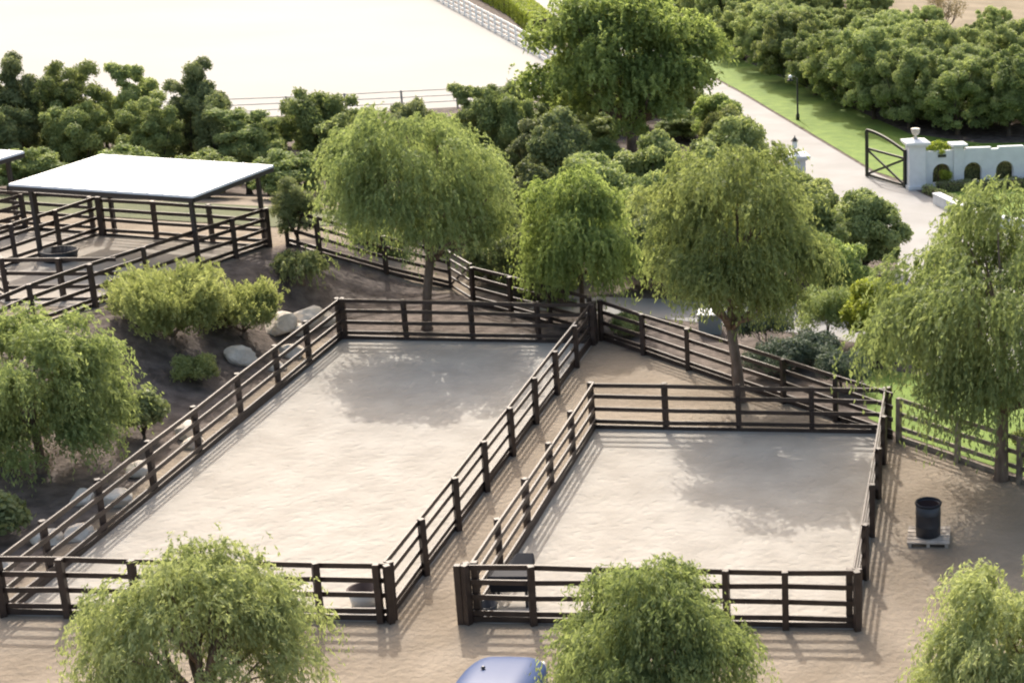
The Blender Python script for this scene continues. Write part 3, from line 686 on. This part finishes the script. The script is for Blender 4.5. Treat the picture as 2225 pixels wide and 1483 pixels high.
def weeping_tree(label, x, y, w, top, bot, n_leaf, m, seed, fork=None, r0=.17, group='weeping pepper trees', lean=(0, 0), nlimb=9, **k):
    z = gz(x, y); t_ = thing('weeping_tree', label, 'tree', (x, y, z), 0, group)
    o, P_ = weeping('crown', seed, w, top - z, bot - z, n_leaf, m, parent=t_, **k)
    trunk('trunk', seed, P_, fork if fork else max(.6, bot - z + .5), r0, M['bark'], t_, nlimb, lean)
    return t_
def clump_tree(name, label, x, y, w, top, bot, n_leaf, m, seed, r0=.15, group=None, cat='tree', bark='darkbark', nlimb=7, fork=None, **k):
    z = gz(x, y); t_ = thing(name, label, cat, (x, y, z), 0, group)
    o, P_ = clumpy('crown', seed, w, top - z, bot - z, n_leaf, m, parent=t_, **k)
    trunk('trunk', seed, P_, fork if fork else max(.5, (bot - z) + .5), r0, M[bark], t_, nlimb)
    return t_

weeping_tree('broad weeping tree right behind the far fence of the long paddock', -19.95, 58.7, 8.5, 8.1, 1.4, 100000, LW, 101, L0=.15, W0=.045, fork=2.6, r0=.17, lean=(.28, .1), nl=100, zmin=-.75, rlo=.12, rhi=.24)
weeping_tree('tall round weeping tree rising behind the far fence of the right paddock', -7.65, 51.6, 7.6, 8.7, 1.3, 110000, LW2, 102, L0=.15, W0=.045, fork=2.5, r0=.18, lean=(-.25, .1), nl=110, zmin=-.85, rlo=.12, rhi=.24)
weeping_tree('small weeping tree beside the far right corner of the long paddock', -14.7, 60.4, 5.6, 5.6, .3, 56000, LB, 103, fork=1.6, r0=.10, nl=46, zmin=-.9, rlo=.18, rhi=.30)
weeping_tree('open airy weeping tree by the grey rail fence at the right edge', .75, 45.35, 9.2, 8.4, .8, 92000, LW, 104, fork=2.2, r0=.2, nlimb=14, nl=74, rlo=.13, rhi=.24, droop=1.5, zmin=-.85)
weeping_tree('yellow green weeping tree in front of the long paddock, at the lower left', -14.45, 28.4, 5.2, 5.15, 1.2, 58000, LWy, 105, fork=2.0, r0=.12, nl=70, L0=.115, W0=.034, nlimb=16, rlo=.13, rhi=.26, zmin=-.6)
weeping_tree('dense weeping tree in front of the right paddock, beside the blue car', -6.0, 28.6, 4.7, 5.0, .7, 78000, LW, 106, fork=1.6, r0=.12, nl=80, L0=.115, W0=.034, rlo=.13, rhi=.26, zmin=-.8)
weeping_tree('pale weeping tree at the lower right corner', .75, 28.8, 4.5, 5.15, .7, 66000, LWy, 107, fork=1.6, r0=.12, nl=56, L0=.115, W0=.034, zmin=-.8, rlo=.16, rhi=.28)
weeping_tree('bushy weeping tree on the bank at the left edge', -26.0, 44.0, 6.0, 4.9, -.4, 92000, LW, 108, lift=.4, sag=.8, L0=.14, W0=.042, fork=1.3, r0=.12, nl=100, zmin=-.95, rlo=.13, rhi=.26)
weeping_tree('very large bright green tree at the top centre beside the driveway', -18.0, 86.3, 12.8, 9.4, .2, 115000, LB, 110, r0=.30, nl=95, rlo=.12, rhi=.22, nlimb=16, L0=.26, W0=.10, fork=2.4, zmin=-.8, droop=1.0, lift=.7, sag=.55, group='broad crowned trees')

# individual trees of the row between the corral and the arena
row = [(-46.0, 80.0, 2.9, 6.9, 'tall dark tree of the row at the left edge'), (-43.4, 80.6, 3.1, 6.4, 'second tall dark tree of the row from the left edge'),
 (-45.2, 77.5, 2.9, 4.9, 'low dark tree in front of the row behind the cut off shelter roof'), (-40.7, 81.0, 2.3, 6.0, 'narrow loose tree of the row above the left end of the big shelter roof'),
 (-42.1, 78.0, 2.9, 4.9, 'dark round tree of the row just left of the big shelter roof'), (-37.5, 80.5, 3.0, 6.5, 'tallest dark tree of the row above the middle of the big shelter roof'),
 (-38.6, 78.0, 2.6, 5.0, 'dark tree of the row behind the far edge of the shelter roof'), (-36.0, 79.0, 2.8, 5.2, 'dark tree of the row above the right half of the shelter roof'),
 (-34.3, 78.0, 2.9, 4.3, 'low tree of the row behind the right end of the shelter roof'), (-31.3, 80.0, 3.5, 5.4, 'broad dark tree of the row in front of the near arena rail'),
 (-32.9, 77.0, 2.8, 4.0, 'low dark tree in front of the broad tree of the row'), (-29.0, 77.0, 2.6, 4.6, 'dark tree of the row left of the broad weeping tree top'),
 (-26.8, 79.0, 3.0, 5.0, 'dark tree of the row directly behind the broad weeping tree'), (-24.5, 81.0, 2.4, 5.1, 'small tree of the row right behind the broad weeping tree'),
 (-22.6, 80.0, 3.1, 5.5, 'dark tree of the row left of the very large bright tree'), (-20.6, 77.5, 3.0, 4.6, 'dark tree at the foot of the very large bright tree, on its left'),
 (-48.6, 79.0, 3.0, 6.0, 'dark tree of the row cut off by the left edge'), (-37.2, 72.4, 3.2, 4.0, 'low bush of the row under the middle trees'),
 (-30.0, 72.0, 3.2, 4.0, 'low bush of the row under the broad dark tree'),
 (-47.0, 72.4, 3.0, 3.8, 'low bush of the row behind the cut off shelter'), (-44.0, 72.8, 3.2, 4.0, 'low bush of the row between the two shelter roofs'), (-41.0, 72.4, 3.0, 3.8, 'low bush of the row above the left roof corner'), (-33.6, 72.2, 3.2, 3.9, 'low bush of the row above the right roof corner')]
GF = 'evergreen trees filling the back of the row'
LF = 'rounded evergreen filling the ground behind the row, below the arena rail'
fr = random.Random(5)
back = [(-58 + 2.2 * i, 90.0 + fr.uniform(-1.2, 1.2), fr.uniform(2.3, 2.9), fr.uniform(3.0, 4.8), LF) for i in range(17)] + \
       [(-56 + 2.2 * i, 85.0 + fr.uniform(-1, 1), fr.uniform(2.3, 2.9), fr.uniform(2.8, 4.6), LF) for i in range(16)] + \
       [(-21.5 + 1.9 * i, 94.5 - 1.6 * abs(i - 2) * .5, 3.2, fr.uniform(2.6, 3.4), LF) for i in range(-4, 1)] + \
       [(-27.5 + 3.1 * i, 98 + fr.uniform(-1, 1), 3.4, fr.uniform(2.4, 3.2), LF) for i in range(3)] + [(-24 + 2.7 * i, 84 - i * 1.2, 3.2, fr.uniform(2.4, 3.2), LF) for i in range(4)]
back += [(-18.2, 99.5, 3.8, 3.8, LF), (-20.2, 104, 3.8, 3.8, LF), (-22.2, 109, 3.8, 3.6, LF), (-17.0, 95.5, 3.4, 3.2, LF), (-20.4, 98.5, 3.6, 3.6, LF), (-24.5, 103, 3.4, 3.0, LF), (-23.0, 97.0, 3.4, 3.4, LF)]
back = [(x, y, w, (min(h_, 1.9 + .3 * (i_ % 3)) if (x > -47 and y > 88 and y < 96) else (min(h_, 2.7 + .25 * (i_ % 3)) if x > -44 and 83 < y < 88 else h_)), l_) for i_, (x, y, w, h_, l_) in enumerate(back)]
row = row + back
protos = []; low = None; lows = []
for k, (x, y, w, top, lb) in enumerate(row):
    if top < 4.3:                                   # low rounded bushes of the belt
        w, top = w * 1.12, top * 1.02
        if low is None or k in (2, 9):
            p = clump_tree('evergreen_tree', lb, x, y, w, top, .0, 34000, LM if low is None else LD, 230 + k, r0=.10, group=GF if lb == LF else 'evergreen trees between the corral and the arena', nl=80, rlo=.14, rhi=.27, inner=.3, zmin=-.95, L0=.135, W0=.07, power=.5)
            low = (p, w, top - gz(x, y)); lows.append(low)
        else:
            p, w0, h0 = lows[(k * 3) % len(lows)]; z = gz(x, y)
            copy_tree(p, (x, y, z), (k * 2.4) % 6.28, (w / w0, w / w0, (top - z) / h0), lb, GF if lb == LF else 'evergreen trees between the corral and the arena')
    elif k < 6 and len(protos) < 5:
        p = clump_tree('evergreen_tree', lb, x, y, w * 1.25, top * 1.1, .2, 48000, (LD, LM, LD, LH, LM)[len(protos)], 200 + k, r0=.11, group='evergreen trees between the corral and the arena', nl=90 if k % 2 else 70, rlo=.15, rhi=.28, inner=.3, zmin=-.95, boxy=k in (1, 3), L0=.135, W0=.07, power=.5)
        protos.append((p, w, top - gz(x, y)))
    else:
        p, w0, h0 = protos[k % len(protos)]; z = gz(x, y); s = w / w0; sz = (top * (1.04 if k < 19 else 1) - z) / h0
        copy_tree(p, (x, y, z), (k * 2.4) % 6.28, (s, s, sz), lb, GF if lb == LF else None)

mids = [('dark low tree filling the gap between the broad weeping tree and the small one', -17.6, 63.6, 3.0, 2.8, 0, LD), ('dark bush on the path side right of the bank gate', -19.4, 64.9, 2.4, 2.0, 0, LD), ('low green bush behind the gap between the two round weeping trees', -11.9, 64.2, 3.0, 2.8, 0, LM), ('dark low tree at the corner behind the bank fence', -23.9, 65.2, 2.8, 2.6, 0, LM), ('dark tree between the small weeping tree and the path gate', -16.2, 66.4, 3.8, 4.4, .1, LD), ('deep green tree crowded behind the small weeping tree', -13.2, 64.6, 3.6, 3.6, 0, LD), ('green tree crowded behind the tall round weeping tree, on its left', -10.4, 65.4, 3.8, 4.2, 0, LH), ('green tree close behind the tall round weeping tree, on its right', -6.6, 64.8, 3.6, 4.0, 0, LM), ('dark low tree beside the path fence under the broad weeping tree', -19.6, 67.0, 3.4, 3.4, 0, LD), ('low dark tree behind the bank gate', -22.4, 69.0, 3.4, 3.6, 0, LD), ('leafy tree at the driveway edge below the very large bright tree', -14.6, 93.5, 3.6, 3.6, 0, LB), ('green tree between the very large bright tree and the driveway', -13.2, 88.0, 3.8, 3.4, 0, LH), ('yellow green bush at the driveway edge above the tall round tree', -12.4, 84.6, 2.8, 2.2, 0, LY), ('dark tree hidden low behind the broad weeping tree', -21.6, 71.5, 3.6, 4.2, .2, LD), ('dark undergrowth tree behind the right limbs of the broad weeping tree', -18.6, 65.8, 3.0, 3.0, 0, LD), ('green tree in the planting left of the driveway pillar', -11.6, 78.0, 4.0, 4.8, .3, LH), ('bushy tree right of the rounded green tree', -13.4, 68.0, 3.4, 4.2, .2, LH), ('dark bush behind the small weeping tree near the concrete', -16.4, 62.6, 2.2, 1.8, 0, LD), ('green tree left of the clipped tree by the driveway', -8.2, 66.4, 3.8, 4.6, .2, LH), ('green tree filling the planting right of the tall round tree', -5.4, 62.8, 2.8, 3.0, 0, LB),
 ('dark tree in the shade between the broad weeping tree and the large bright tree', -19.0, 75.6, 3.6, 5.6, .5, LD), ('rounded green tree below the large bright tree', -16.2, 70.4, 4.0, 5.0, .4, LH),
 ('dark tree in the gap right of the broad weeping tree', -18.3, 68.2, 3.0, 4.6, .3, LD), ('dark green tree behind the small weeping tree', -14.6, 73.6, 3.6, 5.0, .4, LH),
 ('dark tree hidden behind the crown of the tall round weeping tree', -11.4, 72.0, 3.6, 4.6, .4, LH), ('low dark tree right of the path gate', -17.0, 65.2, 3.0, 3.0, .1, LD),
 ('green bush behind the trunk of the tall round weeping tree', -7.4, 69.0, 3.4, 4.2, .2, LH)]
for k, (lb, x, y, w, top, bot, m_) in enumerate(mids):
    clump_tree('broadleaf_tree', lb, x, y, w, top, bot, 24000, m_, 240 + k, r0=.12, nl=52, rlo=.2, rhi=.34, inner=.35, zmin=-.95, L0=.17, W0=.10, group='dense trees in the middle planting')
clump_tree('clipped_tree', 'rounded dark green clipped tree beside the driveway bend', -4.7, 67.4, 3.8, 3.6, -.1, 40000, LH, 260, nl=56, rlo=.2, rhi=.32, inner=.4, L0=.15, W0=.1, zmin=-.95)
clump_tree('lime_bush', 'bright lime green bush left of the airy weeping tree', -3.4, 57.4, 3.3, 3.1, -.1, 26000, LY, 261, cat='bush', nl=40, rlo=.2, rhi=.36, inner=.3, L0=.16, W0=.09, fork=.4)
clump_tree('fine_conifer', 'dark fine leaved tree at the right corner of the corral', -25.9, 62.6, 2.0, 4.9, 1.9, 15000, LD, 262, nl=34, rlo=.25, rhi=.42, inner=.2, L0=.12, W0=.04, r0=.07, fork=.4)
for k, (lb, x, y, w, h_, m_) in enumerate([('tall bluish shrub behind the boundary fence right of the tall round tree', -7.4, 56.6, 2.8, 2.0, LBl), ('tall dark shrub behind the boundary fence left of the lime bush', -5.4, 58.0, 2.8, 2.3, LH), ('low bluish shrub beyond the boundary fence, nearer the tall round tree', -6.7, 54.4, 2.6, 1.2, LBl), ('low bluish shrub beyond the boundary fence, nearer the lime bush', -4.5, 53.0, 2.5, 1.35, LBl),
        ('low bluish shrub between the other two by the boundary fence', -5.7, 55.7, 2.3, 1.1, LBl), ('dark shrub beyond the boundary fence below the lime bush', -3.4, 55.2, 2.0, 1.3, LH),
        ('dark shrub on the grass behind the grey rail fence', 1.6, 47.3, 1.3, .7, LH), ('small shrub at the foot of the small weeping tree', -12.6, 58.4, 1.6, .8, LH)]):
    clump_tree('low_shrub', lb, x, y, w, h_, -.1, 9000, m_, 270 + k, cat='shrub', r0=.04, nl=30, rlo=.2, rhi=.4, inner=.3, zmin=-.1, L0=.13, W0=.05, fork=.2, nlimb=4)
def shrub(name, lb, x, y, w, h_, m_, seed, n, **k):
    z = gz(x, y); t_ = thing(name, lb, 'shrub', (x, y, z)); o, P_ = weeping('crown', seed, w, h_, 0.1, n, m_, parent=t_, nl=36, **k); trunk('trunk', seed, P_, .3, .07, M['bark'], t_, 7); return t_
shrub('arching_shrub', 'golden green arching shrub on the bank below the corral', -26.3, 52.9, 5.0, 1.9, LG, 301, 52000, droop=.6, zmin=-.95, lift=.8, sag=.0, L0=.14, W0=.04)
shrub('arching_shrub', 'smaller rounded shrub between the golden green shrub and the upper boulders', -25.1, 55.4, 3.0, 1.4, LG, 302, 24000, droop=.5, zmin=-.95, lift=.8, sag=.0, L0=.14, W0=.04)
shrub('grey_shrub', 'thin grey green shrub on the bank above the boulders', -24.9, 60.2, 2.4, 1.2, LD, 303, 5000, droop=.5, zmin=-.1)
clump_tree('round_bush', 'small round yellow green bush beside the grey boulder', -25.0, 51.3, 1.4, gz(-25, 51.3) + .95, gz(-25, 51.3) - .05, 8000, LG, 304, cat='bush', r0=.04, nl=22, rlo=.3, rhi=.45, inner=.3, zmin=-.2, L0=.10, W0=.04, fork=.2)
clump_tree('dark_bush', 'dark low bush at the right foot of the left edge willow', -24.6, 47.0, 1.7, 1.5, .2, 9000, LD, 305, cat='bush', r0=.04, nl=24, rlo=.3, rhi=.45, inner=.3, zmin=-.2, fork=.2)
clump_tree('dark_bush', 'dark bush in front of the lower left end of the long fence', -25.2, 39.8, 2.2, 1.4, 0, 9000, LD, 306, cat='bush', r0=.04, nl=24, rlo=.3, rhi=.45, inner=.3, zmin=-.2, fork=.2)

# clipped box hedges
def box_hedge(name, label, pts, wd, ht, m_, seed, dens=420, group=None, L0=.09, W0=.06):
    rs = np.random.RandomState(seed); t_ = thing(name, label, 'hedge', (0, 0, 0), 0, group)
    P0 = []; Nn = []
    for (x0, y0), (x1, y1) in zip(pts, pts[1:]):
        d = np.array([x1 - x0, y1 - y0]); ln = np.hypot(*d); d = d / ln; s = np.array([-d[1], d[0]])
        for kind, area in (('t', ln * wd), ('l', ln * ht), ('r', ln * ht), ('e', wd * ht)):
            n = int(area * dens); u_ = rs.uniform(0, ln, n); v_ = rs.uniform(-1, 1, n); j = rs.normal(0, .035, (n, 3))
            wv = .05 * np.sin(u_ * 2.3 + seed) + .04 * np.sin(u_ * 5.1)
            if kind == 't': p = np.c_[x0 + d[0] * u_ + s[0] * v_ * wd / 2, y0 + d[1] * u_ + s[1] * v_ * wd / 2, np.full(n, ht) + wv]; no = [0, 0, 1]
            elif kind == 'e':
                e = rs.randint(0, 2, n); p = np.c_[x0 + d[0] * ln * e + s[0] * v_ * wd / 2, y0 + d[1] * ln * e + s[1] * v_ * wd / 2, rs.uniform(0, ht, n)]; no = [d[0], d[1], 0]
            else:
                sg = 1 if kind == 'l' else -1; p = np.c_[x0 + d[0] * u_ + s[0] * sg * (wd / 2 + wv), y0 + d[1] * u_ + s[1] * sg * (wd / 2 + wv), rs.uniform(0, ht, n)]; no = [s[0] * sg, s[1] * sg, 0]
            P0.append(p + j); Nn.append(np.tile(no, (n, 1)))
    p = np.concatenate(P0); no = np.concatenate(Nn) + rs.normal(0, .5, (len(p), 3)); n = len(p)
    me = leaf_mesh('foliage', p, np.cross(no, rs.normal(size=(n, 3))), no, rs.uniform(.7, 1.3, n) * L0, rs.uniform(.7, 1.3, n) * W0, rs.uniform(0, 1, n))
    link('foliage', me, m_, t_)
    mb = MB()
    for a, b in zip(pts, pts[1:]): mb.beam((*a, ht * .45), (*b, ht * .45), wd * .8, ht * .85)
    mb.build('branches', M['darkbark'], t_)
    return t_
def w2(x, y): q_ = lp(x, y); return (q_[0], q_[1])
box_hedge('box_hedge', 'low dark clipped hedge in front of the arched white wall', [w2(.9, -1.0), w2(8, -1.0)], .7, .42, LD, 401)
box_hedge('box_hedge', 'narrow low hedge along the driveway edge below the gate pillar', [(-2.75, 83.0), (-1.55, 81.0), (.35, 77.4)], .35, .35, LH, 402)
box_hedge('clipped_hedge', 'yellow green clipped hedge between the arena and the driveway at the top', [(-35.5, 138), (-40.6, 150.5), (-47.2, 163.8), (-54, 178)], 1.9, 1.5, LY, 403, dens=120, L0=.2, W0=.13)
clump_tree('topiary_ball', 'round green topiary behind the first arched opening of the wall', *w2(1.45, -.42), .62, .98, .30, 2600, LY, 404, cat='bush', r0=.03, nl=16, rlo=.4, rhi=.55, inner=.1, L0=.08, W0=.05, fork=.3, nlimb=3)
box_hedge('clipped_hedge', 'dark hedge standing behind the arched openings of the white wall', [w2(.8, .95), w2(14, .95)], .9, 1.35, LD, 405, dens=800)
clump_tree('wall_vine', 'bright vine spilling over the wall between pillar and pier', *w2(1.3, .35), 1.5, 2.35, 1.5, 4200, LY, 406, cat='vine', r0=.03, nl=20, rlo=.2, rhi=.4, inner=.2, L0=.1, W0=.06, fork=1.0, nlimb=3)

# tall hedge and woodland beyond the lawn
front = [(-36, 170), (-31, 158), (-26.5, 148), (-22.8, 140), (-20.2, 133), (-17.9, 127), (-15.6, 121.5), (-13.3, 116.5), (-11.0, 111.6), (-8.8, 107.2), (-6.6, 103.2), (-4.3, 100.2), (-1.4, 98.8), (1.6, 98.6), (4.6, 99.2), (7.6, 99.8), (10.6, 100.6)]
hp = []; hs = [(6.2, 5.7), (5.8, 5.3), (6.4, 6.0), (5.6, 5.5)]
GH = 'trees of the tall hedge row along the lawn'
LBH = 'dense rounded tree of the tall hedge row along the lawn'
for k in range(4):
    w_, h_ = hs[k]; x, y = front[4 + 3 * k]
    hp.append((clump_tree('hedge_tree', LBH, x, y, w_, h_, .1, 66000, (LH, LM, LH, LM)[k], 500 + k, r0=.14, group=GH, nl=150, rlo=.10, rhi=.20, inner=.35, power=.5, boxy=True, zmin=-.95, L0=.16, W0=.09), w_, h_))
rs = random.Random(77)
used = {4, 7, 10, 13}
for i, (x, y) in enumerate(front):
    if i in used: continue
    p, w_, h_ = hp[rs.randrange(4)]; s = rs.uniform(.88, 1.1)
    copy_tree(p, (x, y, 0), rs.uniform(0, 6.28), (s, s, s * rs.uniform(.85, 1.05)))
GW = 'woodland trees behind the tall hedge row'
LBW = 'rounded green tree of the woodland behind the tall hedge row'
pts_ = []
def inside(px, py):
    # right of the hedge line and within the wooded belt
    for (x0, y0), (x1, y1) in zip(front, front[1:]):
        if min(y0, y1) <= py <= max(y0, y1) and y0 != y1:
            t_ = (py - y0) / (y1 - y0); xx = x0 + t_ * (x1 - x0)
            depth = px - xx
            return 2.2 < depth < (26 if py > 125 else 30)
    return py < 101 and False
tries = 0
while len(pts_) < 175 and tries < 15000:
    tries += 1; px, py = rs.uniform(-34, 14), rs.uniform(101, 168)
    if py > 136 and px > -9: continue
    if not inside(px, py) and not (px > -4 and 101.5 < py < 128): continue
    if px > 3 + (py - 100) * .25: continue
    if all((px - a) ** 2 + (py - b) ** 2 > 2.9 ** 2 for a, b in pts_): pts_.append((px, py))
for k, (x, y) in enumerate(pts_):
    p, w_, h_ = hp[rs.randrange(4)]; s = rs.uniform(.72, 1.05) if y < 112 - 1.2 * min(x, 0) else rs.uniform(.38, .72)
    copy_tree(p, (x, y, 0), rs.uniform(0, 6.28), (s, s, s * rs.uniform(.8, 1.0)), LBW, GW)

# bare tree on the dry ground at the top right
t_ = thing('bare_tree', 'thin nearly bare tree on the dry ground at the top right', 'tree', (-3.2, 139.0, 0))
o, P_ = clumpy('crown', 601, 4.6, 4.4, 1.2, 1600, LT, parent=t_, nl=26, L0=.22, W0=.07, rlo=.2, rhi=.35)
trunk('trunk', 601, P_, .8, .12, M['bark'], t_, 14)
# trees along the far left side of the driveway, above the arena corner
for k, (x, y, s) in enumerate([(-24.5, 141, .8), (-21.6, 134.5, .7)]):
    pass
print('pts', len(pts_), 'objects', len(bpy.data.objects))
